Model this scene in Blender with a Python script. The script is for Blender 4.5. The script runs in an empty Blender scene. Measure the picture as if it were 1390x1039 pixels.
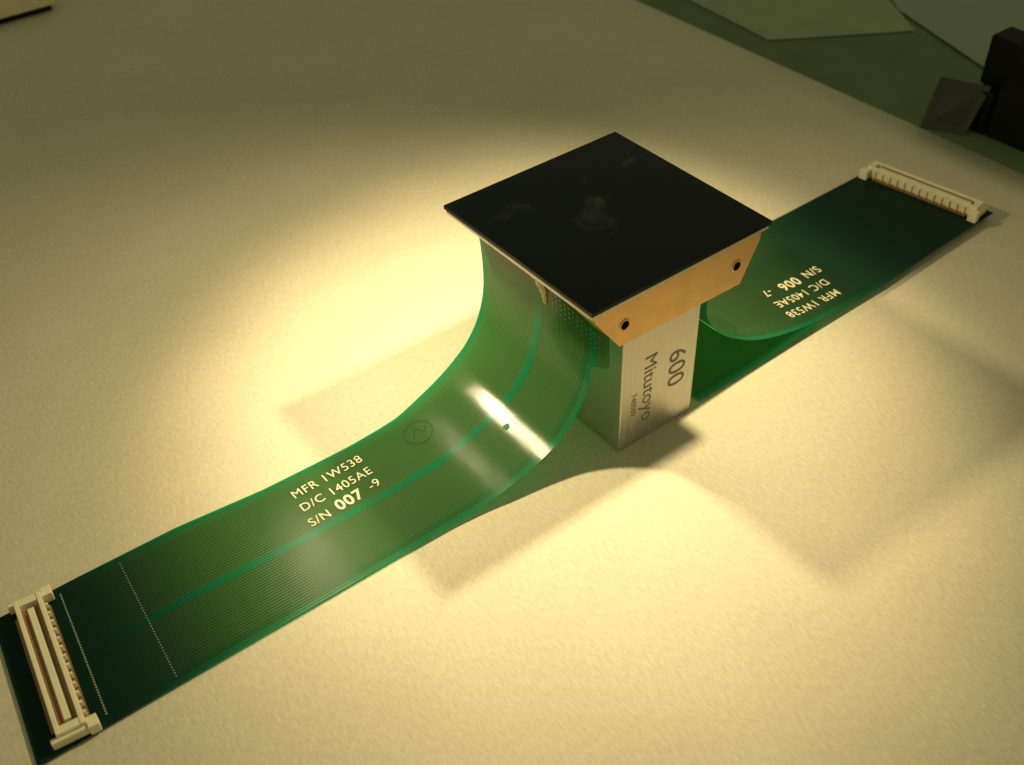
import bpy, bmesh, math, random
import numpy as np
from mathutils import Vector, Matrix
random.seed(4)
scene=bpy.context.scene
COL=scene.collection

# ---------------- helpers ----------------
def new_mat(name):
    m=bpy.data.materials.new(name); m.use_nodes=True
    nt=m.node_tree; b=nt.nodes.get("Principled BSDF")
    return m,nt,b
def N(nt,t,**k):
    n=nt.nodes.new(t)
    for a,v in k.items(): setattr(n,a,v)
    return n
def simple(name,col,rough=0.5,metal=0.0,noise=0.12,scale=6.0,bump=0.0,bscale=60.0,spec=0.5):
    m,nt,b=new_mat(name)
    tc=N(nt,"ShaderNodeTexCoord"); nz=N(nt,"ShaderNodeTexNoise"); nz.inputs["Scale"].default_value=scale; nz.inputs["Detail"].default_value=6
    nt.links.new(tc.outputs["Object"],nz.inputs["Vector"])
    mr=N(nt,"ShaderNodeMapRange"); mr.inputs[3].default_value=1-noise; mr.inputs[4].default_value=1+noise
    nt.links.new(nz.outputs["Fac"],mr.inputs[0])
    vm=N(nt,"ShaderNodeVectorMath",operation='SCALE'); vm.inputs[0].default_value=col
    nt.links.new(mr.outputs[0],vm.inputs["Scale"]); nt.links.new(vm.outputs[0],b.inputs["Base Color"])
    b.inputs["Roughness"].default_value=rough; b.inputs["Metallic"].default_value=metal
    b.inputs["Specular IOR Level"].default_value=spec
    if bump:
        n2=N(nt,"ShaderNodeTexNoise"); n2.inputs["Scale"].default_value=bscale; n2.inputs["Detail"].default_value=4
        nt.links.new(tc.outputs["Object"],n2.inputs["Vector"])
        bp=N(nt,"ShaderNodeBump"); bp.inputs["Strength"].default_value=bump; bp.inputs["Distance"].default_value=0.02
        nt.links.new(n2.outputs["Fac"],bp.inputs["Height"]); nt.links.new(bp.outputs[0],b.inputs["Normal"])
    return m
def obj_from_bm(name,bm,mats,parent=None,smooth=False):
    me=bpy.data.meshes.new(name); bm.to_mesh(me); bm.free()
    for m in (mats if isinstance(mats,(list,tuple)) else [mats]): me.materials.append(m)
    if smooth:
        for p in me.polygons: p.use_smooth=True
    o=bpy.data.objects.new(name,me); COL.objects.link(o)
    if parent: o.parent=parent
    return o
def add_box(bm,x0,x1,y0,y1,z0,z1,mi=0,M=None):
    vs=[bm.verts.new((x,y,z)) for z in (z0,z1) for (x,y) in ((x0,y0),(x1,y0),(x1,y1),(x0,y1))]
    fs=[(3,2,1,0),(4,5,6,7),(0,1,5,4),(1,2,6,5),(2,3,7,6),(3,0,4,7)]
    for f in fs:
        fc=bm.faces.new([vs[i] for i in f]); fc.material_index=mi
    if M is not None: bmesh.ops.transform(bm,matrix=M,verts=vs)
    return vs
def bevel(o,w=0.02,seg=2):
    md=o.modifiers.new("bevel","BEVEL"); md.width=w; md.segments=seg; md.limit_method='ANGLE'
def empty(name,loc=(0,0,0),parent=None):
    e=bpy.data.objects.new(name,None); e.location=loc; e.empty_display_size=0.3; COL.objects.link(e)
    if parent: e.parent=parent
    return e
def catmull(pts,n=8):
    P=[Vector(p) for p in pts]; P=[2*P[0]-P[1]]+P+[2*P[-1]-P[-2]]
    out=[]
    for i in range(1,len(P)-2):
        for k in range(n):
            t=k/n; a,b,c,d=P[i-1],P[i],P[i+1],P[i+2]
            out.append(0.5*((2*b)+(c-a)*t+(2*a-5*b+4*c-d)*t*t+(3*b-a-3*c+d)*t**3))
    out.append(P[-2]); return out
def interp(x,xs,ys):
    return float(np.interp(x,xs,ys))

# ---------------- materials ----------------
def paper_mat():
    m,nt,b=new_mat("tan_fibrous_paper")
    tc=N(nt,"ShaderNodeTexCoord")
    def streak(rot,sc,scale):
        mp=N(nt,"ShaderNodeMapping"); mp.inputs["Rotation"].default_value=(0,0,math.radians(rot)); mp.inputs["Scale"].default_value=sc
        nt.links.new(tc.outputs["Object"],mp.inputs["Vector"])
        n1=N(nt,"ShaderNodeTexNoise"); n1.inputs["Scale"].default_value=scale; n1.inputs["Detail"].default_value=8; n1.inputs["Roughness"].default_value=.74
        nt.links.new(mp.outputs[0],n1.inputs["Vector"]); return n1.outputs["Fac"]
    s1=streak(-35,(3.6,1,1),6.0); s2=streak(55,(3.0,1,1),9)
    mx=N(nt,"ShaderNodeMath",operation='MULTIPLY_ADD'); nt.links.new(s1,mx.inputs[0]); mx.inputs[1].default_value=.62
    m35=N(nt,"ShaderNodeMath",operation='MULTIPLY'); nt.links.new(s2,m35.inputs[0]); m35.inputs[1].default_value=.38; nt.links.new(m35.outputs[0],mx.inputs[2])
    n2=N(nt,"ShaderNodeTexNoise"); n2.inputs["Scale"].default_value=.35; n2.inputs["Detail"].default_value=3
    nt.links.new(tc.outputs["Object"],n2.inputs["Vector"])
    a=N(nt,"ShaderNodeMapRange"); a.inputs[1].default_value=.34; a.inputs[2].default_value=.66; a.inputs[3].default_value=.78; a.inputs[4].default_value=1.17
    nt.links.new(mx.outputs[0],a.inputs[0])
    c=N(nt,"ShaderNodeMapRange"); c.inputs[3].default_value=.88; c.inputs[4].default_value=1.1
    nt.links.new(n2.outputs["Fac"],c.inputs[0])
    mu=N(nt,"ShaderNodeMath",operation='MULTIPLY'); nt.links.new(a.outputs[0],mu.inputs[0]); nt.links.new(c.outputs[0],mu.inputs[1])
    vm=N(nt,"ShaderNodeVectorMath",operation='SCALE'); vm.inputs[0].default_value=(.61,.55,.41)
    nt.links.new(mu.outputs[0],vm.inputs["Scale"]); nt.links.new(vm.outputs[0],b.inputs["Base Color"])
    b.inputs["Roughness"].default_value=.6; b.inputs["Specular IOR Level"].default_value=.4
    bp=N(nt,"ShaderNodeBump"); bp.inputs["Strength"].default_value=.35; bp.inputs["Distance"].default_value=.012
    nt.links.new(mx.outputs[0],bp.inputs["Height"]); nt.links.new(bp.outputs[0],b.inputs["Normal"])
    return m
M_paper=paper_mat()
M_bench=simple("green_bench",(.10,.15,.06),.7,noise=.25,scale=.8)
M_sheet=simple("grey_green_sheet",(.26,.31,.19),.6,noise=.12,scale=.7)
M_sheet2=simple("grey_sheet",(.25,.29,.20),.6,noise=.12,scale=.7)
M_dark=simple("dark_plastic_and_shade",(.006,.007,.005),.6,spec=.15)  # stand plastic, also the painted shade beneath the tan board
M_darkg=simple("dark_grey_plate",(.045,.05,.04),.5,spec=.25)
M_tan=simple("tan_board",(.85,.72,.50),.6)

def flex_mat(name,endlo,endhi,stripe,k=1.0,tk=1.0):
    """UV: u = distance along x (world units), v = 0 far edge .. 1 near edge"""
    m,nt,b=new_mat(name); L=nt.links
    uv=N(nt,"ShaderNodeUVMap"); sp=N(nt,"ShaderNodeSeparateXYZ"); L.new(uv.outputs[0],sp.inputs[0])
    U,V=sp.outputs[0],sp.outputs[1]
    def math_(op,a,b_=None,c_=None):
        n=N(nt,"ShaderNodeMath",operation=op)
        for i,x in enumerate((a,b_,c_)):
            if x is None: continue
            if isinstance(x,(int,float)): n.inputs[i].default_value=x
            else: L.new(x,n.inputs[i])
        return n.outputs[0]
    def mixc(fac,c1,c2):
        n=N(nt,"ShaderNodeMix",data_type='RGBA'); L.new(fac,n.inputs[0])
        for i,c in ((6,c1),(7,c2)):
            if isinstance(c,tuple): n.inputs[i].default_value=(*c,1)
            else: L.new(c,n.inputs[i])
        return n.outputs[2]
    def ramp(x,a0,a1,b0,b1):
        n=N(nt,"ShaderNodeMapRange"); n.interpolation_type='SMOOTHSTEP'
        for i,v in ((1,a0),(2,a1),(3,b0),(4,b1)): n.inputs[i].default_value=v
        L.new(x,n.inputs[0]); return n.outputs[0]
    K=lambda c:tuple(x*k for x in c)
    fr=math_('SINE',math_('MULTIPLY',V,2*math.pi*52))
    tr=math_('MULTIPLY_ADD',fr,.5,.5)
    av=math_('ABSOLUTE',math_('SUBTRACT',V,.5))
    edge=math_('LESS_THAN',math_('ABSOLUTE',math_('SUBTRACT',av,.49)),.024)
    band=math_('LESS_THAN',math_('ABSOLUTE',math_('SUBTRACT',V,stripe)),.027)
    clear=math_('MAXIMUM',edge,band)
    g1=math_('LESS_THAN',math_('ABSOLUTE',math_('SUBTRACT',av,.448)),.005)
    g2=math_('LESS_THAN',math_('ABSOLUTE',math_('SUBTRACT',av,.425)),.004)
    gap=math_('MAXIMUM',g1,g2)
    nz=N(nt,"ShaderNodeTexNoise"); nz.inputs["Scale"].default_value=1.5; nz.inputs["Detail"].default_value=5
    tc=N(nt,"ShaderNodeTexCoord"); L.new(tc.outputs["Object"],nz.inputs["Vector"])
    c=mixc(tr,K((.014,.060,.020)),K((.095,.180,.055)))
    c=mixc(gap,c,K((.012,.14,.055)))
    c=mixc(clear,c,K((.008,.16,.080)))
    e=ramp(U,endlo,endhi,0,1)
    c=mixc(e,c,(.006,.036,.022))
    L.new(c,b.inputs["Base Color"])
    L.new(ramp(U,3.2,6.0,.13,.24),b.inputs["Roughness"])
    L.new(ramp(U,3.2,6.0,.36,.14),b.inputs["Specular IOR Level"])
    bp=N(nt,"ShaderNodeBump"); bp.inputs["Strength"].default_value=.45; bp.inputs["Distance"].default_value=.005
    h=math_('ADD',tr,math_('MULTIPLY',nz.outputs["Fac"],3.0))
    L.new(h,bp.inputs["Height"]); L.new(bp.outputs[0],b.inputs["Normal"])
    tl=N(nt,"ShaderNodeBsdfTranslucent")
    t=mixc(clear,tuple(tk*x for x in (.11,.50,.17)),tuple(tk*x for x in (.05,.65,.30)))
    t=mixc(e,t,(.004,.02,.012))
    L.new(t,tl.inputs[0])
    mx=N(nt,"ShaderNodeMixShader"); mx.inputs[0].default_value=.42
    L.new(b.outputs[0],mx.inputs[1]); L.new(tl.outputs[0],mx.inputs[2])
    L.new(mx.outputs[0],nt.nodes["Material Output"].inputs[0])
    return m
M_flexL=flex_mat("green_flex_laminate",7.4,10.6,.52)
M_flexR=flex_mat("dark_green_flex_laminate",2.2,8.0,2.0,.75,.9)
M_lower=flex_mat("green_lower_sheet",20,22,2.0,1.8,1.0)
M_ink=simple("cream_ink",(.66,.62,.42),.5)
M_dimink=simple("dark_print",(.022,.075,.032),.6,spec=.1)
M_gold=simple("gold_plate",(.72,.45,.17),.33,metal=.65,noise=.18,bump=.15,scale=3)
M_hole=simple("screw_hole_dark",(.02,.012,.006),.5,metal=.3)
M_sil=simple("silver_substrate",(.55,.52,.44),.35,metal=.6)
M_epoxy=simple("cream_epoxy",(.80,.56,.28),.3)
M_conn=simple("cream_connector_plastic",(.80,.72,.50),.5)
M_pins=simple("connector_contacts",(.45,.28,.14),.4,metal=.3)
M_dot=simple("via_dots",(.4,.42,.28),.5)
M_bond=simple("bond_pads",(.16,.32,.15),.3,metal=.2)
M_etch=simple("etched_marking",(.17,.155,.13),.6,metal=.2)
def chip_mat():
    m,nt,b=new_mat("black_sensor_glass")
    b.inputs["Specular IOR Level"].default_value=.16
    tc=N(nt,"ShaderNodeTexCoord"); nz=N(nt,"ShaderNodeTexNoise"); nz.inputs["Scale"].default_value=1.1; nz.inputs["Detail"].default_value=3; nz.inputs["Distortion"].default_value=.8
    mp=N(nt,"ShaderNodeMapping"); mp.inputs["Location"].default_value=(3.3,1.2,0)
    nt.links.new(tc.outputs["Object"],mp.inputs[0]); nt.links.new(mp.outputs[0],nz.inputs["Vector"])
    b.inputs["Roughness"].default_value=.03
    s=N(nt,"ShaderNodeMapRange"); s.interpolation_type='SMOOTHSTEP'; s.inputs[1].default_value=.60; s.inputs[2].default_value=.85
    nt.links.new(nz.outputs["Fac"],s.inputs[0])
    mx=N(nt,"ShaderNodeMix",data_type='RGBA'); mx.inputs[6].default_value=(.0001,.0005,.0005,1); mx.inputs[7].default_value=(.004,.005,.005,1)
    nt.links.new(s.outputs[0],mx.inputs[0]); nt.links.new(mx.outputs[2],b.inputs["Base Color"])
    return m
M_chip=chip_mat()
def steel_mat():
    m,nt,b=new_mat("brushed_steel")
    tc=N(nt,"ShaderNodeTexCoord"); mp=N(nt,"ShaderNodeMapping"); mp.inputs["Scale"].default_value=(60,60,1.5)
    nt.links.new(tc.outputs["Object"],mp.inputs[0])
    nz=N(nt,"ShaderNodeTexNoise"); nz.inputs["Scale"].default_value=1; nz.inputs["Detail"].default_value=4; nt.links.new(mp.outputs[0],nz.inputs["Vector"])
    cr=N(nt,"ShaderNodeMapRange"); cr.inputs[3].default_value=.26; cr.inputs[4].default_value=.5
    nt.links.new(nz.outputs["Fac"],cr.inputs[0]); nt.links.new(cr.outputs[0],b.inputs["Roughness"])
    cc=N(nt,"ShaderNodeMix",data_type='RGBA'); cc.inputs[6].default_value=(.44,.42,.38,1); cc.inputs[7].default_value=(.68,.66,.60,1)
    nt.links.new(nz.outputs["Fac"],cc.inputs[0]); nt.links.new(cc.outputs[2],b.inputs["Base Color"])
    bp=N(nt,"ShaderNodeBump"); bp.inputs["Strength"].default_value=.4; bp.inputs["Distance"].default_value=.01
    nt.links.new(nz.outputs["Fac"],bp.inputs["Height"]); nt.links.new(bp.outputs[0],b.inputs["Normal"])
    b.inputs["Metallic"].default_value=.85
    return m
M_steel=steel_mat()

# ---------------- setting ----------------
bm=bmesh.new(); add_box(bm,-40,60,-40,60,-.5,-.08)
o=obj_from_bm("bench",bm,M_bench); o["kind"]="structure"
bm=bmesh.new()
rows=[]
for j in range(56):
    y=-20+j*1.0; row=[]
    for i in range(43):
        row.append(bm.verts.new((-30+(12.65+30)*i/42,y,0)))
    rows.append(row)
for j in range(55):
    for i in range(42): bm.faces.new((rows[j][i],rows[j][i+1],rows[j+1][i+1],rows[j+1][i]))
o=obj_from_bm("paper_cover",bm,M_paper,smooth=True); o["kind"]="structure"
md=o.modifiers.new("thick","SOLIDIFY"); md.thickness=.04; md.offset=-1

def flat(name,poly,z,mat,label,cat):
    bm=bmesh.new(); a=[bm.verts.new((x,y,z)) for x,y in poly]; b=[bm.verts.new((x,y,z-.02)) for x,y in poly]
    bm.faces.new(a); bm.faces.new(b[::-1]); n=len(poly)
    for i in range(n): bm.faces.new((a[i],b[i],b[(i+1)%n],a[(i+1)%n]))
    bmesh.ops.recalc_face_normals(bm,faces=bm.faces)
    o=obj_from_bm(name,bm,mat); o["label"]=label; o["category"]=cat; return o
flat("paper_sheet",[(13.7,8.2),(14.2,14),(20.5,10.5),(17.4,5.8)],-.04,M_sheet,"pale grey green sheet lying flat on the green bench","paper sheet")
flat("paper_sheet",[(18.2,7.0),(20.6,10.3),(28,7),(22,1.0),(18.4,2.2),(16.8,3.0)],-.012,M_sheet2,"dull grey sheet lying flat beside dark stand","paper sheet")
st=empty("clamp_stand",(14.2,.2,-.08)); st["label"]="dark blocky stand with a tilted grey plate on the green bench"; st["category"]="stand"
def rel(o,base=st):
    o.parent=base; o.matrix_parent_inverse=Matrix.Translation(-Vector(base.location)); return o
bm=bmesh.new()
prism_pts=[(13.65,-.078),(14.9,-.078),(14.9,2.3),(14.2,2.35),(13.95,2.25),(13.9,1.2),(13.75,1.1)]
a=[bm.verts.new((x,.85,z)) for x,z in prism_pts]; b=[bm.verts.new((x,-1.6,z)) for x,z in prism_pts]
bm.faces.new(a); bm.faces.new(b[::-1])
for i in range(len(a)): bm.faces.new((a[i],b[i],b[(i+1)%len(a)],a[(i+1)%len(a)]))
bmesh.ops.recalc_face_normals(bm,faces=bm.faces)
add_box(bm,14.0,14.8,.70,1.55,1.0,2.28)
bmesh.ops.recalc_face_normals(bm,faces=bm.faces)
o=rel(obj_from_bm("stand_body",bm,M_dark)); bevel(o,.06,2)
bm=bmesh.new()
q=[Vector(v) for v in ((12.8,2.15,-.07),(13.3,1.15,-.07),(13.75,1.05,1.15),(13.55,2.35,1.0))]
nrm=(q[1]-q[0]).cross(q[3]-q[0]).normalized()*.06
a=[bm.verts.new(v) for v in q]; b=[bm.verts.new(v+nrm) for v in q]
bm.faces.new(a); bm.faces.new(b[::-1])
for i in range(4): bm.faces.new((a[i],b[i],b[(i+1)%4],a[(i+1)%4]))
bmesh.ops.recalc_face_normals(bm,faces=bm.faces)
rel(obj_from_bm("tilted_plate",bm,M_darkg))
bm=bmesh.new(); add_box(bm,13.62,14.1,.86,1.4,-.07,1.05); bmesh.ops.recalc_face_normals(bm,faces=bm.faces)
o=rel(obj_from_bm("support_foot",bm,M_dark)); bevel(o,.05,2)
bm=bmesh.new(); add_box(bm,-5.2,-1.9,24.75,27.5,.22,.9); add_box(bm,-5.1,-2.0,24.9,27.4,.002,.219,1)  # lower dark box is painted shade beneath the board
o=obj_from_bm("wooden_board",bm,[M_tan,M_dark]); bevel(o,.03,2); o["label"]="pale tan board above a dark block standing in for shade on the paper"; o["category"]="board"

# ---------------- sensor module ----------------
mod=empty("sensor_module",(0,0,0))
mod["label"]="black square image sensor with two green flex cables on steel block"
mod["category"]="image sensor"
H=3.75
bm=bmesh.new(); add_box(bm,-2,2,-2,2,H-.07,H)
chip=obj_from_bm("sensor_chip",bm,M_chip,mod)
bm=bmesh.new(); add_box(bm,-1.975,1.975,-1.97,1.97,H-.17,H-.072)
sub=obj_from_bm("substrate",bm,M_sil,mod); bevel(sub,.01,1)
def prism(bm,poly,y0,y1,mi=0):
    a=[bm.verts.new((x,y0,z)) for x,z in poly]; b=[bm.verts.new((x,y1,z)) for x,z in poly]
    n=len(poly)
    f=bm.faces.new(a); f.material_index=mi
    f=bm.faces.new(b[::-1]); f.material_index=mi
    for i in range(n):
        f=bm.faces.new((a[i],b[i],b[(i+1)%n],a[(i+1)%n])); f.material_index=mi
ZT=H-.173
bm=bmesh.new(); prism(bm,[(-1.84,ZT),(-1.84,ZT-.16),(-1.30,2.66),(1.50,2.60),(1.88,ZT-.2),(1.88,ZT)],-1.90,-1.40)
bmesh.ops.recalc_face_normals(bm,faces=bm.faces)
br=obj_from_bm("bracket",bm,M_gold,mod)
bm=bmesh.new()
bmesh.ops.create_cone(bm,cap_ends=True,segments=32,radius1=.085,radius2=.085,depth=.6,matrix=Matrix.Translation((-1.21,-1.9,3.08))@Matrix.Rotation(math.pi/2,4,'X'))
bmesh.ops.create_cone(bm,cap_ends=True,segments=32,radius1=.085,radius2=.085,depth=.6,matrix=Matrix.Translation((1.35,-1.9,3.06))@Matrix.Rotation(math.pi/2,4,'X'))
cut=obj_from_bm("cutter",bm,M_hole)
md=br.modifiers.new("holes","BOOLEAN"); md.object=cut; md.operation='DIFFERENCE'; md.solver='EXACT'
bpy.context.view_layer.update()
dg=bpy.context.evaluated_depsgraph_get()
me=bpy.data.meshes.new_from_object(br.evaluated_get(dg)); br.modifiers.clear(); br.data=me
bpy.data.objects.remove(cut)
bevel(br,.012,2)
for hx,hz in ((-1.21,3.08),(1.35,3.06)):
    bm=bmesh.new()
    n=32
    prof=[(.118,-1.903),(.112,-1.912),(.088,-1.912),(.082,-1.90),(.08,-1.8),(.07,-1.79),(.08,-1.77),(.07,-1.75),(.08,-1.73),(.07,-1.71),(.07,-1.64),(.001,-1.62)]
    rings=[[bm.verts.new((hx+r*math.cos(2*math.pi*k/n),y,hz+r*math.sin(2*math.pi*k/n))) for k in range(n)] for r,y in prof]
    for i in range(len(rings)-1):
        for k in range(n):
            f=bm.faces.new((rings[i][k],rings[i][(k+1)%n],rings[i+1][(k+1)%n],rings[i+1][k])); f.material_index=0 if i<2 else 1
    obj_from_bm("screw_hole",bm,[M_gold,M_hole],br,smooth=True)
bm=bmesh.new(); add_box(bm,-1.30,1.30,-1.398,1.5,2.66,ZT)
bd=obj_from_bm("housing",bm,M_gold,mod); bevel(bd,.02,2)

# ---- flex cables
def sheet(name,prof,yfar,ynear,mat,parent,nv=24,smooth_n=8,ynb=-1.35,yfb=None):
    P=catmull(prof,smooth_n)
    bm=bmesh.new(); uvl=bm.loops.layers.uv.new("UVMap")
    s=0; rows=[]; last=None
    for p in P:
        x,z,t=p
        if last is not None: s+=math.hypot(x-last[0],z-last[1])
        last=(x,z)
        a=yfar(s,x,z); b=ynear(s,x,z)
        ua=a if yfb is None else min(a,yfb); ub=b if ynb is None else max(b,ynb)
        row=[]
        for k in range(nv+1):
            v=k/nv; yy=a+(b-a)*v
            row.append((bm.verts.new((x+t*(v-.5),yy,z)),(abs(x),(yy-ua)/(ub-ua))))
        rows.append(row)
    for i in range(len(rows)-1):
        for k in range(nv):
            q=[rows[i][k],rows[i][k+1],rows[i+1][k+1],rows[i+1][k]]
            f=bm.faces.new([w[0] for w in q])
            for lp,w in zip(f.loops,q): lp[uvl].uv=w[1]
    bmesh.ops.recalc_face_normals(bm,faces=bm.faces)
    return obj_from_bm(name,bm,mat,parent,smooth=True),P
profL=[(-1.62,3.56,0),(-1.47,3.0,0),(-1.42,2.3,0),(-1.46,1.7,0),(-1.66,1.14,0),(-2.03,.70,0),(-2.5,.455,0),(-3.1,.285,0),(-3.9,.115,0),(-5,.055,0),(-6.5,.045,0),(-8,.045,0),(-9.5,.045,0),(-10.5,.045,-.12),(-11.45,.045,-.3)]
def yfL(s,x,z): return interp(-x,[1.4,2.2,3.0,3.8,4.8,6.6,8.2,10,12],[1.75,1.68,1.53,1.41,1.39,1.44,1.6,1.63,1.63])
def ynL(s,x,z):
    t=min(1,max(0,(s-1.35)/.35)); t=t*t*(3-2*t)
    return -1.80+.45*t+interp(-x,[1.4,2.4,3.4,4.5,8,12],[0,-.04,-.05,0,.02,.05])
fl,PL=sheet("flex_cable",profL,yfL,ynL,M_flexL,mod,smooth_n=12,ynb=-1.42)
fl["label"]="long green flex cable curving down onto the paper"
profR=[(1.62,3.56,0),(1.2,3.0,0),(.90,2.5,0),(.92,2.06,0),(1.25,1.55,0),(1.81,1.1,0),(2.4,.76,0),(3.13,.5,0),(4.1,.3,0),(5.2,.21,0),(6.5,.18,0),(8,.18,0),(9.2,.18,.1),(10.2,.18,.4)]
def ynR(s,x,z): return interp(x,[1,6.5,8,10.5],[-1.76,-1.75,-1.68,-1.60])
def yfR(s,x,z):
    t=min(1,max(0,(s-1.35)/.35)); t=t*t*(3-2*t)
    return 1.80-.42*t
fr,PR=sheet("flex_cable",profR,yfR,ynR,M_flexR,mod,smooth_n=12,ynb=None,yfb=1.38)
fr["label"]="shorter dark green flex cable sweeping out to a connector"
lo,_=sheet("lower_sheet",[(.95,.05,0),(1.6,.05,0),(2.5,.07,0),(3.4,.12,0),(4.3,.2,0)],lambda s,x,z:1.3,lambda s,x,z:-1.76,M_lower,fr,ynb=None)  # thin green sheet lying low beneath the right cable's loop
def zprof(P,x,zmax=1.4):
    pts=sorted([(p[0],p[1]) for p in P if p[1]<zmax])
    return float(np.interp(x,[a for a,_ in pts],[b for _,b in pts]))
def drape(me,P,M,off=.018):
    """lay a flat mesh on the curved cable"""
    for v in me.vertices:
        w=M@v.co; v.co=Vector((w.x,w.y,zprof(P,w.x)+off))

def text(name,body,size,loc,ang,mat,parent,P,spacing=1.0,xs=1.0,bold=0.0):
    cu=bpy.data.curves.new(name,"FONT"); cu.body=body; cu.size=size; cu.space_character=spacing; cu.offset=bold
    o=bpy.data.objects.new("tmp",cu); COL.objects.link(o)
    bpy.context.view_layer.update()
    me=bpy.data.meshes.new_from_object(o.evaluated_get(bpy.context.evaluated_depsgraph_get()))
    bpy.data.objects.remove(o)
    me.materials.clear(); me.materials.append(mat)
    t=bpy.data.objects.new(name,me); COL.objects.link(t); t.parent=parent
    if P is not None:
        drape(me,P,Matrix.Translation((loc[0],loc[1],0))@Matrix.Rotation(ang,4,'Z')@Matrix.Diagonal((xs,1,1,1)))
    return t
a2=math.radians(1)
for body,sz,x,y,bo in (("MFR 1W538",.27,-6.28,.87,0),("D/C 1405AE",.27,-6.31,.51,0),("S/N",.27,-6.36,.12,0),("007",.34,-5.80,.14,.008),("-9",.27,-5.12,.20,0)):
    text("printed_lettering",body,sz,(x,y),a2,M_ink,fl,PL,1.10,.95,bold=bo)
r180=math.radians(180)
for body,sz,x,y,bo in (("MFR 1W538",.29,5.40,-1.22,.002),("D/C 1405AE",.29,5.50,-.84,.002),("S/N",.31,5.72,-.42,.004),("006",.36,5.05,-.42,.008),("-7",.29,4.25,-.42,.002)):
    text("printed_lettering",body,sz,(x,y),r180,M_ink,fr,PR,1.12,.95,bold=bo)

def dots(name,x0,x1,y0,y1,n,r,z,mat,parent):
    bm=bmesh.new()
    for i in range(n):
        t=i/(n-1)
        bmesh.ops.create_circle(bm,cap_ends=True,segments=8,radius=r,matrix=Matrix.Translation((x0+(x1-x0)*t,y0+(y1-y0)*t,z)))
    o=obj_from_bm(name,bm,mat,parent); o["kind"]="stuff"; return o
dots("via_row",-9.25,-9.42,1.45,-1.15,44,.010,.052,M_dot,fl)
dots("via_row",-10.26,-10.50,1.45,-1.1,50,.014,.052,M_dot,fl)
bm=bmesh.new()
for i in range(12):
    for j in range(4):
        y=-.35-.11*i; z=2.95-.11*j-.02*i
        x=float(np.interp(-z,[-p[1] for p in PL],[p[0] for p in PL]))-.012
        bmesh.ops.create_circle(bm,cap_ends=True,segments=8,radius=.018,matrix=Matrix.Translation((x,y,z))@Matrix.Rotation(-math.pi/2,4,'Y'))
o=obj_from_bm("bond_pads",bm,M_bond,fl); o["kind"]="stuff"
def ring(name,cx,cy,r,mat,parent,P):
    bm=bmesh.new(); n=48; w=.013
    a=[bm.verts.new((r*math.cos(2*math.pi*k/n),r*math.sin(2*math.pi*k/n),0)) for k in range(n)]
    b=[bm.verts.new(((r-w)*math.cos(2*math.pi*k/n),(r-w)*math.sin(2*math.pi*k/n),0)) for k in range(n)]
    for k in range(n): bm.faces.new((a[k],a[(k+1)%n],b[(k+1)%n],b[k]))
    for (x0,y0,x1,y1) in ((-.15,-.1,-.02,.13),(.0,.12,.1,-.08),(.12,-.07,.18,.06)):
        d=Vector((x1-x0,y1-y0,0)).normalized(); nn=Vector((-d.y,d.x,0))*.006
        A=Vector((x0,y0,0)); B=Vector((x1,y1,0)); bm.faces.new([bm.verts.new(v) for v in (A+nn,B+nn,B-nn,A-nn)])
    for f in bm.faces:
        f.normal_update()
        if f.normal.z<0: f.normal_flip()
    o=obj_from_bm(name,bm,mat,parent); drape(o.data,P,Matrix.Translation((cx,cy,0)),.02); return o
ring("round_logo",-3.72,.80,.27,M_dimink,fl,PL)
ring("round_logo",2.12,-1.15,.25,M_dimink,fr,PR)
bm=bmesh.new(); bmesh.ops.create_circle(bm,cap_ends=True,segments=20,radius=.045,matrix=Matrix.Diagonal((1.5,1,1,1)))
M_teal=simple("teal_pad",(.015,.17,.10),.5,spec=.1)
o=obj_from_bm("alignment_pad",bm,M_teal,fl); drape(o.data,PL,Matrix.Translation((-2.55,-.35,0)),.02)

def connector(name,length,width,loc,rotz,parent,h=.24):
    bm=bmesh.new(); L=length/2; w=width/2; t=.07
    add_box(bm,-w,w,-L,L,0,.06,1)
    add_box(bm,-w,-w+t,-L,L,.061,h,0); add_box(bm,w-t,w,-L,L,.061,h,0)
    add_box(bm,-w+t+.001,w-t-.001,-L,-L+.14,.061,h-.01,0); add_box(bm,-w+t+.001,w-t-.001,L-.14,L,.061,h-.01,0)
    add_box(bm,-.05,.05,-L+.22,L-.22,.061,h-.05,0)
    n=50
    for i in range(n):
        y=-L+.2+(2*L-.4)*(i+.5)/n; q=(2*L-.4)/n*.28
        add_box(bm,-w-.07,-w-.002,y-q,y+q,.0,.05,2); add_box(bm,w+.002,w+.07,y-q,y+q,.0,.05,2)
        add_box(bm,-w+t+.003,-w+t+.03,y-q,y+q,.062,h-.03,2); add_box(bm,w-t-.03,w-t-.003,y-q,y+q,.062,h-.03,2)
        if i%4==0: add_box(bm,w+.002,w+.05,y-q,y+2*q,.06,h-.06,0)
    for s in (-1,1):
        add_box(bm,-w-.1,w+.12,s*L-.06 if s<0 else L-.03,s*L+.03 if s<0 else L+.06,0,.16,0)
        add_box(bm,w+.002,w+.16,(s*L)-.1,(s*L)+.1,.0,h*.8,0)
    o=obj_from_bm(name,bm,[M_conn,M_pins,M_pins],parent); o.location=loc; o.rotation_euler=(0,0,rotz); bevel(o,.008,1)
    return o
connector("connector",2.75,.42,(-10.86,.18,.05),-math.atan2(.3,2.9),fl)
connector("connector",2.75,.34,(9.80,-.10,.19),math.atan2(.40,2.8)+math.pi,fr,.3)

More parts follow.
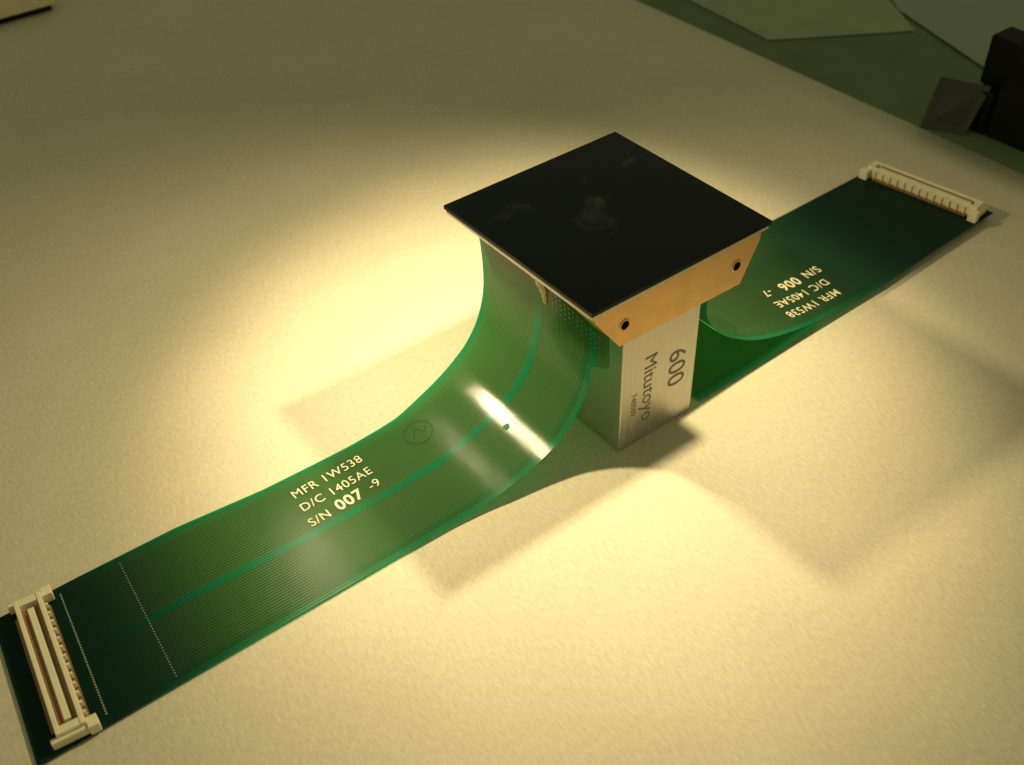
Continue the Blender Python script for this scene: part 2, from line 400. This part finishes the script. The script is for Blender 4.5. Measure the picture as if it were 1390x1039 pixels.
bm=bmesh.new()
for (y,z,r) in ((.15,3.3,.15),(.05,3.15,.12),(-.05,3.0,.12),(-.10,2.85,.09),(-.12,2.72,.07),(-.12,2.62,.05),(.3,3.42,.12),(.5,3.47,.10),(.75,3.50,.08),(.02,3.4,.14),(-.2,3.3,.11),(-.3,3.45,.12),(-.5,3.5,.08)):
    x=float(np.interp(-z,[-p[1] for p in PL],[p[0] for p in PL]))
    bmesh.ops.create_uvsphere(bm,u_segments=16,v_segments=10,radius=r,matrix=Matrix.Translation((x-.01,y,z))@Matrix.Diagonal((.5,1,1.2,1)))
obj_from_bm("epoxy_bead",bm,M_epoxy,mod,smooth=True)

# ---------------- gauge block ----------------
bm=bmesh.new(); add_box(bm,-1.11,.68,-1.79,-.55,0.001,2.64)
blk=obj_from_bm("gauge_block",bm,M_steel); bevel(blk,.02,2)
blk["label"]="upright brushed steel gauge block with etched number under the sensor"; blk["category"]="gauge block"
def btext(body,size,x,z,parent=blk,**k):
    t=text("etched_marking",body,size,None,0,M_etch,parent,None,**k)
    t.matrix_local=Matrix(((0,1,0,x),(0,0,-1,-1.793),(-1,0,0,z),(0,0,0,1)))
    return t
btext("600",.58,.02,1.75,spacing=1.0)
btext("Mitutoyo",.42,-.58,1.98)
btext("740589",.18,-.86,1.25)

# ---------------- world & lights ----------------
w=bpy.data.worlds.new("World"); scene.world=w; w.use_nodes=True
w.node_tree.nodes["Background"].inputs[0].default_value=(.64,.64,.34,1); w.node_tree.nodes["Background"].inputs[1].default_value=.32
def spot(name,loc,target,energy,color,size,blend,rad):
    l=bpy.data.lights.new(name,"SPOT"); l.energy=energy; l.color=color; l.spot_size=math.radians(size); l.spot_blend=blend; l.shadow_soft_size=rad
    o=bpy.data.objects.new(name,l); COL.objects.link(o); o.location=loc
    o.rotation_euler=(Vector(target)-Vector(loc)).to_track_quat('-Z','Y').to_euler(); return o
spot("desk_lamp_light",(6,-.8,12.5),(-2,.8,0),12500,(1,.81,.45),88,1,.4)
spot("desk_lamp_light",(-4.4,4.5,9.5),(-.8,.3,0),7600,(1,.81,.45),98,1,.38)
scene.view_settings.view_transform='Standard'; scene.view_settings.look='None'; scene.view_settings.exposure=0

# ---------------- camera ----------------
def lookR(yaw,pitch,roll):
    fw=np.array([math.cos(yaw)*math.cos(pitch),math.sin(yaw)*math.cos(pitch),-math.sin(pitch)])
    rt=np.cross(fw,[0,0,1]); rt/=np.linalg.norm(rt); up=np.cross(rt,fw)
    c,s=math.cos(roll),math.sin(roll)
    return np.array([c*rt+s*up,-s*rt+c*up,fw])
R=lookR(*[math.radians(a) for a in (54.21,41.94,-2.42)]); P=(-10.61,-11.77,14.07)
cd=bpy.data.cameras.new("camera"); cam=bpy.data.objects.new("camera",cd); COL.objects.link(cam)
cam.matrix_world=Matrix(((R[0][0],R[1][0],-R[2][0],P[0]),(R[0][1],R[1][1],-R[2][1],P[1]),(R[0][2],R[1][2],-R[2][2],P[2]),(0,0,0,1)))
cd.lens=1467/1390*36; cd.sensor_width=36; cd.clip_end=500
cd.dof.use_dof=True; cd.dof.focus_distance=19.0; cd.dof.aperture_fstop=.3
scene.camera=cam
